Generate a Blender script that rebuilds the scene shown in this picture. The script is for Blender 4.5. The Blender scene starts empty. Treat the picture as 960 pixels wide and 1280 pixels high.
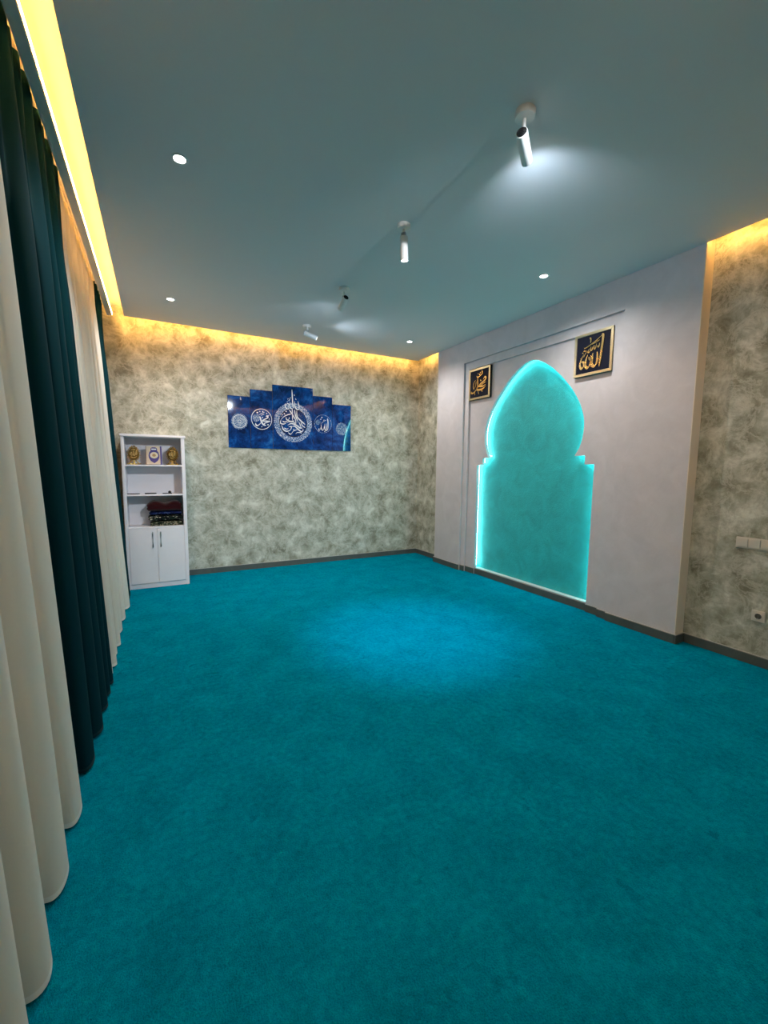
import bpy, bmesh, math, random
from mathutils import Vector, Matrix, noise

PI = math.pi
S = bpy.context.scene
C = S.collection
random.seed(7)

# ------------------------------------------------------------------ camera
F_PX, YAW, PITCH, ROLL = 524.644, math.radians(28.2079), math.radians(5.8189), math.radians(0.5429)
CAM_H = 1.38
r0 = Vector((math.cos(YAW), -math.sin(YAW), 0)); f0 = Vector((math.sin(YAW), math.cos(YAW), 0)); up = Vector((0, 0, 1))
FWD = f0 * math.cos(PITCH) - up * math.sin(PITCH)
u0 = f0 * math.sin(PITCH) + up * math.cos(PITCH)
RGT = r0 * math.cos(ROLL) + u0 * math.sin(ROLL)
UPV = -r0 * math.sin(ROLL) + u0 * math.cos(ROLL)
cd = bpy.data.cameras.new('camera'); cam = bpy.data.objects.new('camera', cd); C.objects.link(cam)
cd.sensor_fit = 'VERTICAL'; cd.sensor_height = 36.0; cd.lens = 36.0 * F_PX / 1280.0
cd.clip_start = 0.02; cd.clip_end = 60
M = Matrix((RGT, UPV, -FWD)).transposed().to_4x4(); M.translation = (0, 0, CAM_H)
cam.matrix_world = M
S.camera = cam

def on(ax, val, u, v):
    """point where the photo pixel's direction meets the plane axis=val"""
    d = FWD + RGT * ((u - 480) / F_PX) + UPV * ((640 - v) / F_PX)
    o = Vector((0, 0, CAM_H)); return o + d * ((val - o[ax]) / d[ax])

# ------------------------------------------------------------------ world, exposure
W = bpy.data.worlds.new('world'); S.world = W; W.use_nodes = True
W.node_tree.nodes['Background'].inputs[0].default_value = (0.02, 0.025, 0.035, 1)
W.node_tree.nodes['Background'].inputs[1].default_value = 0.3
vs = S.view_settings
vs.view_transform = 'Standard'; vs.look = 'None'; vs.gamma = 1.0; vs.use_curve_mapping = False
vs.exposure = 0.12

# light levels (W for lamps, strength for strips)
P_DOWN, P_SPOT, P_FLOOR, P_BACK = 66.0, 14.0, 260.0, 400.0
E_WARM, E_CYAN = 72.0, 30.0
COOL = (0.66, 0.82, 1.0); WHITE = (1.0, 0.96, 0.91); WARM = (1.0, 0.46, 0.095); CYAN = (0.30, 1.0, 0.95)

# ------------------------------------------------------------------ room measures (m)
H = 3.058; SLAB = H + 0.14
D = 5.833; DE = 5.691
RW = 3.738; RP = 3.621
XL = -0.271; XW = -0.76; YF = -1.0
Y0, Y1 = 1.774, 5.131

# ------------------------------------------------------------------ helpers
def box(bm, x0, x1, y0, y1, z0, z1, bev=0.0, seg=2):
    vsn = [bm.verts.new(p) for p in ((x0,y0,z0),(x1,y0,z0),(x1,y1,z0),(x0,y1,z0),(x0,y0,z1),(x1,y0,z1),(x1,y1,z1),(x0,y1,z1))]
    fs = [bm.faces.new([vsn[i] for i in q]) for q in ((3,2,1,0),(4,5,6,7),(0,1,5,4),(1,2,6,5),(2,3,7,6),(3,0,4,7))]
    if bev > 0:
        es = list({e for f in fs for e in f.edges})
        bmesh.ops.bevel(bm, geom=es, offset=bev, segments=seg, affect='EDGES', clamp_overlap=True)

def lathe(bm, prof, base=(0,0,0), axis=(0,0,1), n=24):
    """prof: list of (radius, height) along axis"""
    ax = Vector(axis).normalized(); q = ax.to_track_quat('Z', 'Y'); b = Vector(base)
    rings = []
    for r, z in prof:
        if r <= 1e-6: rings.append([bm.verts.new(b + q @ Vector((0, 0, z)))])
        else: rings.append([bm.verts.new(b + q @ Vector((r*math.cos(2*PI*i/n), r*math.sin(2*PI*i/n), z))) for i in range(n)])
    for a, c in zip(rings, rings[1:]):
        for i in range(n):
            j = (i+1) % n
            if len(a) == 1 and len(c) == 1: continue
            if len(a) == 1: bm.faces.new((a[0], c[i], c[j]))
            elif len(c) == 1: bm.faces.new((a[i], a[j], c[0]))
            else: bm.faces.new((a[i], a[j], c[j], c[i]))

def tube(bm, pts, r, n=8):
    pts = [Vector(p) for p in pts]; rings = []
    for i, p in enumerate(pts):
        t = (pts[min(i+1, len(pts)-1)] - pts[max(i-1, 0)]).normalized()
        q = t.to_track_quat('Z', 'Y')
        rr = r[i] if isinstance(r, (list, tuple)) else r
        rings.append([bm.verts.new(p + q @ Vector((rr*math.cos(2*PI*k/n), rr*math.sin(2*PI*k/n), 0))) for k in range(n)])
    for a, c in zip(rings, rings[1:]):
        for k in range(n): bm.faces.new((a[k], a[(k+1)%n], c[(k+1)%n], c[k]))
    bm.faces.new(rings[0][::-1]); bm.faces.new(rings[-1])

def prism(bm, pts, fn, d0, d1):
    """closed outline pts (a,b) mapped by fn(a,b,depth), extruded from d0 to d1"""
    A = [bm.verts.new(fn(a, b, d0)) for a, b in pts]; B = [bm.verts.new(fn(a, b, d1)) for a, b in pts]
    bm.faces.new(A); bm.faces.new(B[::-1])
    n = len(pts)
    for i in range(n):
        j = (i+1) % n; bm.faces.new((A[j], A[i], B[i], B[j]))

def link(name, bm, mat, parent=None, smooth=False, recalc=True):
    if recalc: bmesh.ops.recalc_face_normals(bm, faces=bm.faces)
    me = bpy.data.meshes.new(name); bm.to_mesh(me); bm.free()
    if smooth:
        me.polygons.foreach_set('use_smooth', [True]*len(me.polygons))
        if smooth is not True:
            try: me.set_sharp_from_angle(angle=math.radians(smooth))
            except Exception: pass
    me.materials.append(mat)
    o = bpy.data.objects.new(name, me); C.objects.link(o)
    if parent: o.parent = parent
    return o

def tag(o, label, cat, group=None):
    o['label'] = label; o['category'] = cat
    if group: o['group'] = group
    return o

def thing(name, label, cat, loc=(0,0,0), rot=(0,0,0), group=None):
    o = bpy.data.objects.new(name, None); C.objects.link(o)
    o.location = loc; o.rotation_euler = rot; o.empty_display_size = 0.05
    return tag(o, label, cat, group)

def struct(name, bm, mat, label=None, parent=None, smooth=False):
    o = link(name, bm, mat, parent, smooth)
    if parent is None: o['kind'] = 'structure'
    if label: o['label'] = label
    return o

def catmull(pts, n=8):
    P = [Vector((p[0], p[1])) for p in pts]
    if len(P) < 3: return [P[0].lerp(P[1], t/n) for t in range(n+1)]
    out = []
    for i in range(len(P)-1):
        a = P[i-1] if i else P[0]*2-P[1]; b, c = P[i], P[i+1]; d = P[i+2] if i+2 < len(P) else P[-1]*2-P[-2]
        for k in range(n):
            t = k/n
            out.append(0.5*((2*b)+(c-a)*t+(2*a-5*b+4*c-d)*t*t+(3*b-a-3*c+d)*t**3))
    out.append(P[-1]); return out

def stroke(bm, pts, w, fn, d0, d1, nib=0.9, n=8, taper=True):
    """pen stroke with a broad nib held at angle nib; fn(a,b,depth)->3D; prism of depth d0..d1"""
    c = catmull(pts, n); m = len(c); L = []; R = []
    for i, p in enumerate(c):
        t = (c[min(i+1, m-1)] - c[max(i-1, 0)])
        if t.length < 1e-9: t = Vector((1, 0))
        t.normalize(); nn = Vector((-t.y, t.x))
        k = abs(nn.x*math.cos(nib)+nn.y*math.sin(nib))
        ww = w*(0.35+0.65*k)*0.5
        if taper: ww *= min(1.0, 0.35+4.0*min(i, m-1-i)/m)
        L.append(p+nn*ww); R.append(p-nn*ww)
    lo = [[bm.verts.new(fn(q.x, q.y, d0)) for q in X] for X in (L, R)]
    hi = [[bm.verts.new(fn(q.x, q.y, d1)) for q in X] for X in (L, R)]
    for i in range(m-1):
        bm.faces.new((hi[0][i], hi[0][i+1], hi[1][i+1], hi[1][i]))
        bm.faces.new((lo[0][i], lo[0][i+1], hi[0][i+1], hi[0][i]))
        bm.faces.new((lo[1][i], lo[1][i+1], hi[1][i+1], hi[1][i]))
    for i in (0, m-1): bm.faces.new((lo[0][i], hi[0][i], hi[1][i], lo[1][i]))

def diamond(bm, a, b, r, fn, d0, d1):
    prism(bm, [(a+r, b), (a, b+r), (a-r, b), (a, b-r)], fn, d0, d1)

# ------------------------------------------------------------------ materials
def mat(name, col, rough=0.5, metal=0.0, spec=0.5, coat=0.0, sheen=0.0):
    m = bpy.data.materials.new(name); m.use_nodes = True
    b = m.node_tree.nodes['Principled BSDF']
    b.inputs['Base Color'].default_value = (*col, 1); b.inputs['Roughness'].default_value = rough
    b.inputs['Metallic'].default_value = metal; b.inputs['Specular IOR Level'].default_value = spec
    b.inputs['Coat Weight'].default_value = coat; b.inputs['Sheen Weight'].default_value = sheen
    return m

def nd(m, t, **kw):
    n = m.node_tree.nodes.new(t)
    for k, v in kw.items():
        if hasattr(n, k): setattr(n, k, v)
        else: n.inputs[k].default_value = v
    return n
def lk(m, a, b): m.node_tree.links.new(a, b)
def ramp(m, stops):
    r = nd(m, 'ShaderNodeValToRGB'); e = r.color_ramp.elements
    while len(e) < len(stops): e.new(0.5)
    for i, (p, c) in enumerate(stops): e[i].position = p; e[i].color = (*c, 1)
    return r
def coords(m, scale=(1,1,1)):
    t = nd(m, 'ShaderNodeTexCoord'); mp = nd(m, 'ShaderNodeMapping'); mp.inputs['Scale'].default_value = scale
    lk(m, t.outputs['Object'], mp.inputs['Vector']); return mp.outputs['Vector']
def bump(m, h, strength, dist):
    b = nd(m, 'ShaderNodeBump'); b.inputs['Strength'].default_value = strength; b.inputs['Distance'].default_value = dist
    lk(m, h, b.inputs['Height']); lk(m, b.outputs['Normal'], m.node_tree.nodes['Principled BSDF'].inputs['Normal']); return b
def bsdf(m): return m.node_tree.nodes['Principled BSDF']

def plaster():
    m = mat('mottled_plaster', (0.4, 0.38, 0.3), 0.55, spec=0.35)
    v = coords(m)
    n0 = nd(m, 'ShaderNodeTexNoise', Scale=3.0, Detail=4.0, Roughness=0.6)
    lk(m, v, n0.inputs['Vector'])
    add = nd(m, 'ShaderNodeVectorMath', operation='MULTIPLY_ADD'); add.inputs[1].default_value = (0.10, 0.10, 0.10)
    lk(m, n0.outputs['Color'], add.inputs[0]); lk(m, v, add.inputs[2])
    n1 = nd(m, 'ShaderNodeTexNoise', Scale=5.6, Detail=8.0, Roughness=0.66, Distortion=0.3); lk(m, add.outputs[0], n1.inputs['Vector'])
    r = ramp(m, [(0.35, (0.20, 0.20, 0.145)), (0.46, (0.325, 0.335, 0.265)), (0.55, (0.43, 0.445, 0.375)), (0.66, (0.64, 0.665, 0.59))])
    lk(m, n1.outputs['Fac'], r.inputs[0])
    # pale trowel veins
    n3 = nd(m, 'ShaderNodeTexNoise', Scale=5.0, Detail=9.0, Roughness=0.72, Distortion=0.6); lk(m, v, n3.inputs['Vector'])
    sb = nd(m, 'ShaderNodeMath', operation='SUBTRACT'); sb.inputs[1].default_value = 0.5; lk(m, n3.outputs['Fac'], sb.inputs[0])
    ab_ = nd(m, 'ShaderNodeMath', operation='ABSOLUTE'); lk(m, sb.outputs[0], ab_.inputs[0])
    vr = ramp(m, [(0.0, (0.42,)*3), (0.045, (0.0,)*3)]); lk(m, ab_.outputs[0], vr.inputs[0])
    mxc = nd(m, 'ShaderNodeMix'); mxc.data_type = 'RGBA'
    lk(m, vr.outputs[0], mxc.inputs[0]); lk(m, r.outputs[0], mxc.inputs[6]); mxc.inputs[7].default_value = (0.68, 0.68, 0.60, 1)
    lk(m, mxc.outputs[2], bsdf(m).inputs['Base Color'])
    n2 = nd(m, 'ShaderNodeTexNoise', Scale=22.0, Detail=5.0, Roughness=0.6, Distortion=0.8); lk(m, add.outputs[0], n2.inputs['Vector'])
    mx = nd(m, 'ShaderNodeMath', operation='ADD'); lk(m, n1.outputs['Fac'], mx.inputs[0]); lk(m, n2.outputs['Fac'], mx.inputs[1])
    bump(m, mx.outputs[0], 0.35, 0.006)
    rr = ramp(m, [(0.4, (0.65,)*3), (0.7, (0.38,)*3)]); lk(m, n1.outputs['Fac'], rr.inputs[0]); lk(m, rr.outputs[0], bsdf(m).inputs['Roughness'])
    return m

def carpet():
    m = mat('teal_carpet', (0.0, 0.2, 0.25), 1.0, spec=0.0)
    v = coords(m)
    n1 = nd(m, 'ShaderNodeTexNoise', Scale=4.5, Detail=7.0, Roughness=0.74, Distortion=0.4); lk(m, v, n1.inputs['Vector'])
    n2 = nd(m, 'ShaderNodeTexNoise', Scale=190.0, Detail=3.0, Roughness=0.7); lk(m, v, n2.inputs['Vector'])
    n4 = nd(m, 'ShaderNodeTexNoise', Scale=38.0, Detail=4.0, Roughness=0.65); lk(m, v, n4.inputs['Vector'])
    a = nd(m, 'ShaderNodeMath', operation='MULTIPLY_ADD'); a.inputs[1].default_value = 0.55
    w1 = nd(m, 'ShaderNodeMath', operation='MULTIPLY'); w1.inputs[1].default_value = 0.6; lk(m, n1.outputs['Fac'], w1.inputs[0])
    lk(m, n2.outputs['Fac'], a.inputs[0]); lk(m, w1.outputs[0], a.inputs[2])
    a2 = nd(m, 'ShaderNodeMath', operation='MULTIPLY_ADD'); a2.inputs[1].default_value = 0.55
    lk(m, n4.outputs['Fac'], a2.inputs[0]); lk(m, a.outputs[0], a2.inputs[2])
    r = ramp(m, [(0.66, (0.0, 0.155, 0.245)), (0.98, (0.0, 0.245, 0.375)), (1.30, (0.0, 0.36, 0.52))])
    sc = nd(m, 'ShaderNodeMath', operation='MULTIPLY'); sc.inputs[1].default_value = 1.0
    mr = nd(m, 'ShaderNodeMapRange'); mr.inputs['From Min'].default_value = 0.56; mr.inputs['From Max'].default_value = 1.14
    lk(m, a2.outputs[0], mr.inputs['Value'])
    e = r.color_ramp.elements; e[0].position = 0.12; e[1].position = 0.5; e[2].position = 0.9
    # small scuffed dents in the pile
    n5 = nd(m, 'ShaderNodeTexNoise', Scale=9.0, Detail=3.0, Roughness=0.6, Distortion=0.6); lk(m, v, n5.inputs['Vector'])
    dr = ramp(m, [(0.64, (0.0,)*3), (0.74, (0.30,)*3)]); lk(m, n5.outputs['Fac'], dr.inputs[0])
    sb = nd(m, 'ShaderNodeMath', operation='SUBTRACT'); lk(m, mr.outputs[0], sb.inputs[0]); lk(m, dr.outputs[0], sb.inputs[1])
    lk(m, sb.outputs[0], r.inputs[0]); lk(m, r.outputs[0], bsdf(m).inputs['Base Color'])
    ad = nd(m, 'ShaderNodeMath', operation='ADD'); lk(m, n2.outputs['Fac'], ad.inputs[0]); lk(m, n4.outputs['Fac'], ad.inputs[1])
    bump(m, ad.outputs[0], 0.8, 0.012)
    return m

def fine_plaster(name, col, scale=26.0, strength=0.22, rough=0.38, var=0.06):
    m = mat(name, col, rough, spec=0.4)
    v = coords(m)
    n = nd(m, 'ShaderNodeTexNoise', Scale=scale, Detail=6.0, Roughness=0.6, Distortion=1.2); lk(m, v, n.inputs['Vector'])
    n2 = nd(m, 'ShaderNodeTexNoise', Scale=5.0, Detail=5.0, Roughness=0.6, Distortion=0.8); lk(m, v, n2.inputs['Vector'])
    r = ramp(m, [(0.3, tuple(c*(1-var) for c in col)), (0.7, tuple(min(1, c*(1+var)) for c in col))])
    lk(m, n2.outputs['Fac'], r.inputs[0]); lk(m, r.outputs[0], bsdf(m).inputs['Base Color'])
    bump(m, n.outputs['Fac'], strength, 0.004)
    return m

def fabric(name, col, rough=0.85, sheen=0.3, trans=0.0, wscale=420.0, strength=0.15):
    m = mat(name, col, rough, spec=0.15, sheen=sheen)
    v = coords(m)
    n = nd(m, 'ShaderNodeTexNoise', Scale=wscale, Detail=2.0, Roughness=0.6); lk(m, v, n.inputs['Vector'])
    bump(m, n.outputs['Fac'], strength, 0.002)
    if trans > 0:
        t = nd(m, 'ShaderNodeBsdfTranslucent'); t.inputs['Color'].default_value = (*col, 1)
        mix = nd(m, 'ShaderNodeMixShader'); mix.inputs[0].default_value = trans
        out = m.node_tree.nodes['Material Output']
        lk(m, bsdf(m).outputs[0], mix.inputs[1]); lk(m, t.outputs[0], mix.inputs[2]); lk(m, mix.outputs[0], out.inputs['Surface'])
    return m

def emit(name, col, strength):
    m = mat(name, (0.8, 0.8, 0.8), 0.5)
    b = bsdf(m); b.inputs['Emission Color'].default_value = (*col, 1); b.inputs['Emission Strength'].default_value = strength
    return m

def blue_print():
    m = mat('blue_marbled_glass', (0.01, 0.08, 0.3), 0.035, spec=0.5)
    v = coords(m)
    n = nd(m, 'ShaderNodeTexNoise', Scale=5.5, Detail=10.0, Roughness=0.78, Distortion=0.5); lk(m, v, n.inputs['Vector'])
    r = ramp(m, [(0.38, (0.001, 0.012, 0.06)), (0.50, (0.002, 0.035, 0.18)), (0.60, (0.006, 0.085, 0.34)), (0.76, (0.06, 0.28, 0.58))])
    lk(m, n.outputs['Fac'], r.inputs[0])
    lk(m, r.outputs[0], bsdf(m).inputs['Base Color'])
    return m

def lace(name, c0, c1, scale):
    m = mat(name, c1, 0.05)
    v = coords(m)
    n = nd(m, 'ShaderNodeTexVoronoi', Scale=scale); n.feature = 'DISTANCE_TO_EDGE'; lk(m, v, n.inputs['Vector'])
    n2 = nd(m, 'ShaderNodeTexNoise', Scale=scale*0.8, Detail=3.0); lk(m, v, n2.inputs['Vector'])
    mu = nd(m, 'ShaderNodeMath', operation='MULTIPLY_ADD'); mu.inputs[1].default_value = 0.35
    lk(m, n2.outputs['Fac'], mu.inputs[0]); lk(m, n.outputs['Distance'], mu.inputs[2])
    r = ramp(m, [(0.19, c1), (0.30, c0)]); lk(m, mu.outputs[0], r.inputs[0]); lk(m, r.outputs[0], bsdf(m).inputs['Base Color'])
    return m

def patterned(name, stops, scale, rough=0.9):
    m = mat(name, (0.1,)*3, rough, spec=0.1)
    v = coords(m)
    n = nd(m, 'ShaderNodeTexVoronoi', Scale=scale); lk(m, v, n.inputs['Vector'])
    sp = nd(m, 'ShaderNodeSeparateColor'); lk(m, n.outputs['Color'], sp.inputs[0])
    r = ramp(m, stops); r.color_ramp.interpolation = 'CONSTANT'
    lk(m, sp.outputs[0], r.inputs[0]); lk(m, r.outputs[0], bsdf(m).inputs['Base Color'])
    return m

def metal_rough(name, col, rough, scale=60.0, strength=0.5):
    m = mat(name, col, rough, metal=1.0)
    v = coords(m)
    n = nd(m, 'ShaderNodeTexNoise', Scale=scale, Detail=3.0); lk(m, v, n.inputs['Vector']); bump(m, n.outputs['Fac'], strength, 0.004)
    return m

def ceiling_mat():
    m = mat('matte_ceiling', (0.76, 0.75, 0.75), 0.55, spec=0.3)
    v = coords(m)
    n = nd(m, 'ShaderNodeTexNoise', Scale=60.0, Detail=3.0, Roughness=0.6); lk(m, v, n.inputs['Vector'])
    bump(m, n.outputs['Fac'], 0.05, 0.002)
    return m

M_PLASTER = plaster(); M_CARPET = carpet()
M_FEATURE = fine_plaster('pearl_plaster', (0.60, 0.582, 0.615), 22.0, 0.35)
M_NICHE = fine_plaster('turquoise_plaster', (0.026, 0.45, 0.485), 42.0, 0.9, 0.42, 0.16)
M_CEIL = ceiling_mat()
M_SLAB = fine_plaster('painted_slab', (0.78, 0.76, 0.72), 40.0, 0.03, 0.7, 0.02)
M_TRIM = fine_plaster('cream_trim', (0.74, 0.68, 0.60), 60.0, 0.05, 0.5, 0.02)
M_BASE = fine_plaster('dark_skirting', (0.085, 0.10, 0.093), 40.0, 0.08, 0.42, 0.15)
M_BEAD = mat('skirting_bead', (0.36, 0.36, 0.34), 0.35)
M_SILL = mat('white_sill', (0.55, 0.56, 0.56), 0.4)
M_SHEER = fabric('cream_sheer', (0.87, 0.83, 0.75), 0.9, 0.1, 0.15)
M_HEM = fabric('sheer_hem', (0.96, 0.95, 0.90), 0.9, 0.1, 0.05)
M_TEAL = fabric('dark_teal_velvet', (0.002, 0.032, 0.043), 0.85, 0.0, 0.0, 500.0); bsdf(M_TEAL).inputs['Specular IOR Level'].default_value = 0.06
M_TAPE = fabric('teal_heading', (0.005, 0.036, 0.046), 0.8, 0.04)
M_WARM = emit('warm_led', WARM, E_WARM); M_WARM2 = emit('warm_led_bright', WARM, E_WARM*1.5); M_CYAN = emit('cyan_led', CYAN, E_CYAN)
M_LENS = emit('lamp_lens', (1.0, 0.98, 0.95), 30.0)
M_WHITE_METAL = mat('white_painted_metal', (0.80, 0.80, 0.79), 0.35, spec=0.5)
M_BLACK = mat('black_plastic', (0.006, 0.006, 0.007), 0.5)
M_CHROME = mat('brushed_steel', (0.42, 0.42, 0.43), 0.3, metal=1.0)
M_LAMINATE = fine_plaster('white_laminate', (0.82, 0.81, 0.86), 90.0, 0.02, 0.35, 0.015)
M_BLUE = blue_print()
M_INK = mat('white_print', (0.78, 0.84, 0.88), 0.05)
M_LACE = lace('white_lace_print', (0.05, 0.14, 0.34), (0.62, 0.70, 0.82), 40.0)
M_LACE2 = lace('pale_lace_print', (0.05, 0.13, 0.30), (0.30, 0.40, 0.52), 42.0)
M_NAVY = mat('navy_velvet', (0.004, 0.006, 0.020), 0.7, spec=0.2)
M_GOLD = metal_rough('gold_relief', (0.83, 0.60, 0.26), 0.26, 140.0, 0.15)
M_GOLDF = metal_rough('pale_gold_frame', (0.72, 0.62, 0.40), 0.33, 200.0, 0.1)
M_ANTIQUE = metal_rough('antique_gold', (0.58, 0.40, 0.14), 0.30, 150.0, 1.0); M_DARKGOLD = metal_rough('shadowed_bronze', (0.16, 0.095, 0.025), 0.45, 150.0, 0.8)
M_SWITCH = mat('ivory_plastic', (0.62, 0.60, 0.53), 0.35)
M_PAGE = mat('book_pages', (0.75, 0.62, 0.40), 0.8)
M_COVER = fine_plaster('cream_cover', (0.70, 0.58, 0.44), 120.0, 0.1, 0.45, 0.1)
M_PURPLE = mat('violet_ink', (0.045, 0.03, 0.24), 0.4)
M_REDCLOTH = fabric('maroon_cloth', (0.035, 0.003, 0.005), 0.95, 0.2)
M_NAVYCLOTH = patterned('navy_patterned_cloth', [(0.0, (0.004, 0.008, 0.04)), (0.55, (0.01, 0.02, 0.11)), (0.9, (0.05, 0.08, 0.2))], 60.0)
M_FLECK = patterned('black_flecked_cloth', [(0.0, (0.004, 0.005, 0.006)), (0.6, (0.008, 0.02, 0.014)), (0.86, (0.45, 0.45, 0.36))], 75.0)
M_FLECK2 = patterned('green_flecked_cloth', [(0.0, (0.01, 0.013, 0.008)), (0.45, (0.04, 0.06, 0.03)), (0.72, (0.30, 0.28, 0.2))], 85.0)

# ------------------------------------------------------------------ the setting
bm = bmesh.new(); box(bm, XW-0.1, RW+0.25, YF-0.1, D+0.1, -0.1, 0.0)
struct('floor', bm, M_CARPET, 'teal fitted carpet with short brushed pile')
bm = bmesh.new(); box(bm, XW, RW+0.25, D, D+0.1, 0, SLAB)
struct('wall_back', bm, M_PLASTER, 'mottled grey green decorative plaster wall behind the picture')
bm = bmesh.new(); box(bm, RW, RW+0.25, YF, Y0, 0, SLAB); box(bm, RW, RW+0.25, Y1, D, 0, SLAB)
struct('wall_right', bm, M_PLASTER, 'mottled grey green decorative plaster wall with switches')
bm = bmesh.new(); box(bm, XW-0.1, XW, YF, D+0.1, 0, SLAB)
struct('wall_left', bm, M_SLAB, 'plain wall behind the curtains')
bm = bmesh.new(); box(bm, XW, RW+0.25, YF-0.1, YF, 0, SLAB)
struct('wall_front', bm, M_PLASTER, 'mottled plaster wall at the entrance end')
bm = bmesh.new(); box(bm, XW-0.1, RW+0.25, YF-0.1, D+0.1, SLAB, SLAB+0.1)
struct('ceiling_slab', bm, M_SLAB, 'upper ceiling slab above the light coves')
bm = bmesh.new(); box(bm, XL, RP, YF+0.14, DE, H, H+0.035)
struct('ceiling', bm, M_CEIL, 'smooth matte dropped ceiling with recessed lamps')

# curtain box edge beside the left cove; unseen upstand added to block its light
bm = bmesh.new(); box(bm, -0.437, -0.386, YF+0.05, 5.765, H, H+0.016, 0.003); box(bm, -0.437, -0.431, YF+0.05, 5.765, H+0.016, H+0.082)
struct('trim_1', bm, M_TRIM, 'narrow cream strip between the light cove and the curtains')

# ---- feature wall with stepped frame and arched niche
def yz(y, z, x): return Vector((x, y, z))
def ushape(ya, yb, zt): return [(Y0, 0), (Y0, SLAB), (Y1, SLAB), (Y1, 0), (yb, 0), (yb, zt), (ya, zt), (ya, 0)]
bm = bmesh.new(); prism(bm, ushape(2.366, 4.545, 2.777), yz, RP, RP+0.025)
FEAT = struct('wall_niche', bm, M_FEATURE, 'pearl white plaster feature wall with stepped frame around an arch')
bm = bmesh.new(); prism(bm, ushape(2.470, 4.462, 2.682), yz, RP+0.025, RP+0.05)
link('step_panel', bm, M_FEATURE, FEAT)
NC = 3.45
PROF = [(0.62,1.535),(0.665,1.60),(0.697,1.70),(0.708,1.80),(0.70,1.90),(0.668,2.0),(0.622,2.09),(0.555,2.19),(0.455,2.305),(0.335,2.42),(0.205,2.515),(0.09,2.572),(0.0,2.592)]
def arch(g=0.0, zb=0.0):
    """niche outline from the bottom right round to the bottom left; g grows it outwards"""
    cur = [(c.x, c.y) for c in catmull(PROF, 5)]
    cz = 1.85
    h = [(0.84+g, zb), (0.84+g, 1.445+g), (0.738+g, 1.445+g), (0.738+g, 1.53+g), (0.62+g*0.5, 1.53+g)]
    for a, z in cur[1:]:
        L = math.hypot(a, z-cz); q = (a+g*a/L, z+g*(z-cz)/L)
        if q[1] > 1.535+g and q[0] >= 0: h.append(q)
    h[-1] = (0.0, h[-1][1]+g*0.3)
    return [(NC-a, z) for a, z in h] + [(NC+a, z) for a, z in h[:-1][::-1]]
def arch_panel(g): return [(Y0, 0), (Y0, SLAB), (Y1, SLAB), (Y1, 0)] + arch(g)[::-1]
bm = bmesh.new(); prism(bm, arch_panel(0.0), yz, RP+0.05, RP+0.092)
link('arch_panel', bm, M_FEATURE, FEAT)
bm = bmesh.new(); prism(bm, arch_panel(0.032), yz, RP+0.092, RP+0.13)
link('niche_lining', bm, M_FEATURE, FEAT)
bm = bmesh.new(); box(bm, RP+0.13, RP+0.24, Y0, Y1, 0, SLAB)
o = link('niche_back', bm, M_NICHE, FEAT); o['label'] = 'turquoise textured plaster back of the arched niche'
bm = bmesh.new(); box(bm, RP+0.060, RP+0.129, NC-0.838, NC+0.838, 0.077, 0.087, 0.002)
link('niche_sill', bm, M_SILL, FEAT)['label'] = 'thin white sill along the foot of the niche'
# side returns towards the plaster wall
bm = bmesh.new(); box(bm, RP+0.001, RP+0.24, Y0-0.006, Y0, 0, SLAB)
link('side_return', bm, M_TRIM, FEAT)['label'] = 'cream painted edge of the feature wall'
bm = bmesh.new(); box(bm, RP+0.001, RP+0.24, Y1, Y1+0.006, 0, SLAB)
link('side_return', bm, M_TRIM, FEAT)

# ---- LED strips (things: light tapes fixed in the coves and round the niche)
def led(name, label, segs, m, group):
    bm = bmesh.new()
    for s in segs: box(bm, *s)
    return tag(link(name, bm, m), label, 'light strip', group)
led('led_strip', 'warm yellow light strip along the curtain side cove', [(-0.3855, -0.3825, YF+0.1, 5.74, H+0.008, H+0.024)], M_WARM2, 'warm cove light strips')
led('led_strip', 'warm yellow light strip in the cove above the picture wall', [(XL+0.02, RP-0.02, DE+0.0005, DE+0.0035, H+0.012, H+0.024)], M_WARM, 'warm cove light strips')
led('led_strip', 'warm yellow light strip in the cove above the switches', [(RP+0.0005, RP+0.0035, YF+0.15, Y0-0.012, H+0.012, H+0.024)], M_WARM, 'warm cove light strips')
led('led_strip', 'warm yellow light strip in the cove at the entrance end', [(XL+0.02, RP-0.02, YF+0.1365, YF+0.1395, H+0.012, H+0.024)], M_WARM, 'warm cove light strips')
led('led_strip', 'short warm yellow light strip between the arch wall and the corner', [(RP+0.0005, RP+0.0035, Y1+0.012, DE-0.004, H+0.012, H+0.024)], M_WARM, 'warm cove light strips')
A = arch(0.027, 0.11)
bm = bmesh.new()
def ring(x): return [bm.verts.new((x, y, z)) for y, z in A]
ra, rb = ring(RP+0.100), ring(RP+0.118)
for i in range(len(A)-1): bm.faces.new((ra[i], ra[i+1], rb[i+1], rb[i]))
link('led_strip', bm, M_CYAN, FEAT)['label'] = 'cyan light strip hidden round the edge of the arched niche'

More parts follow.
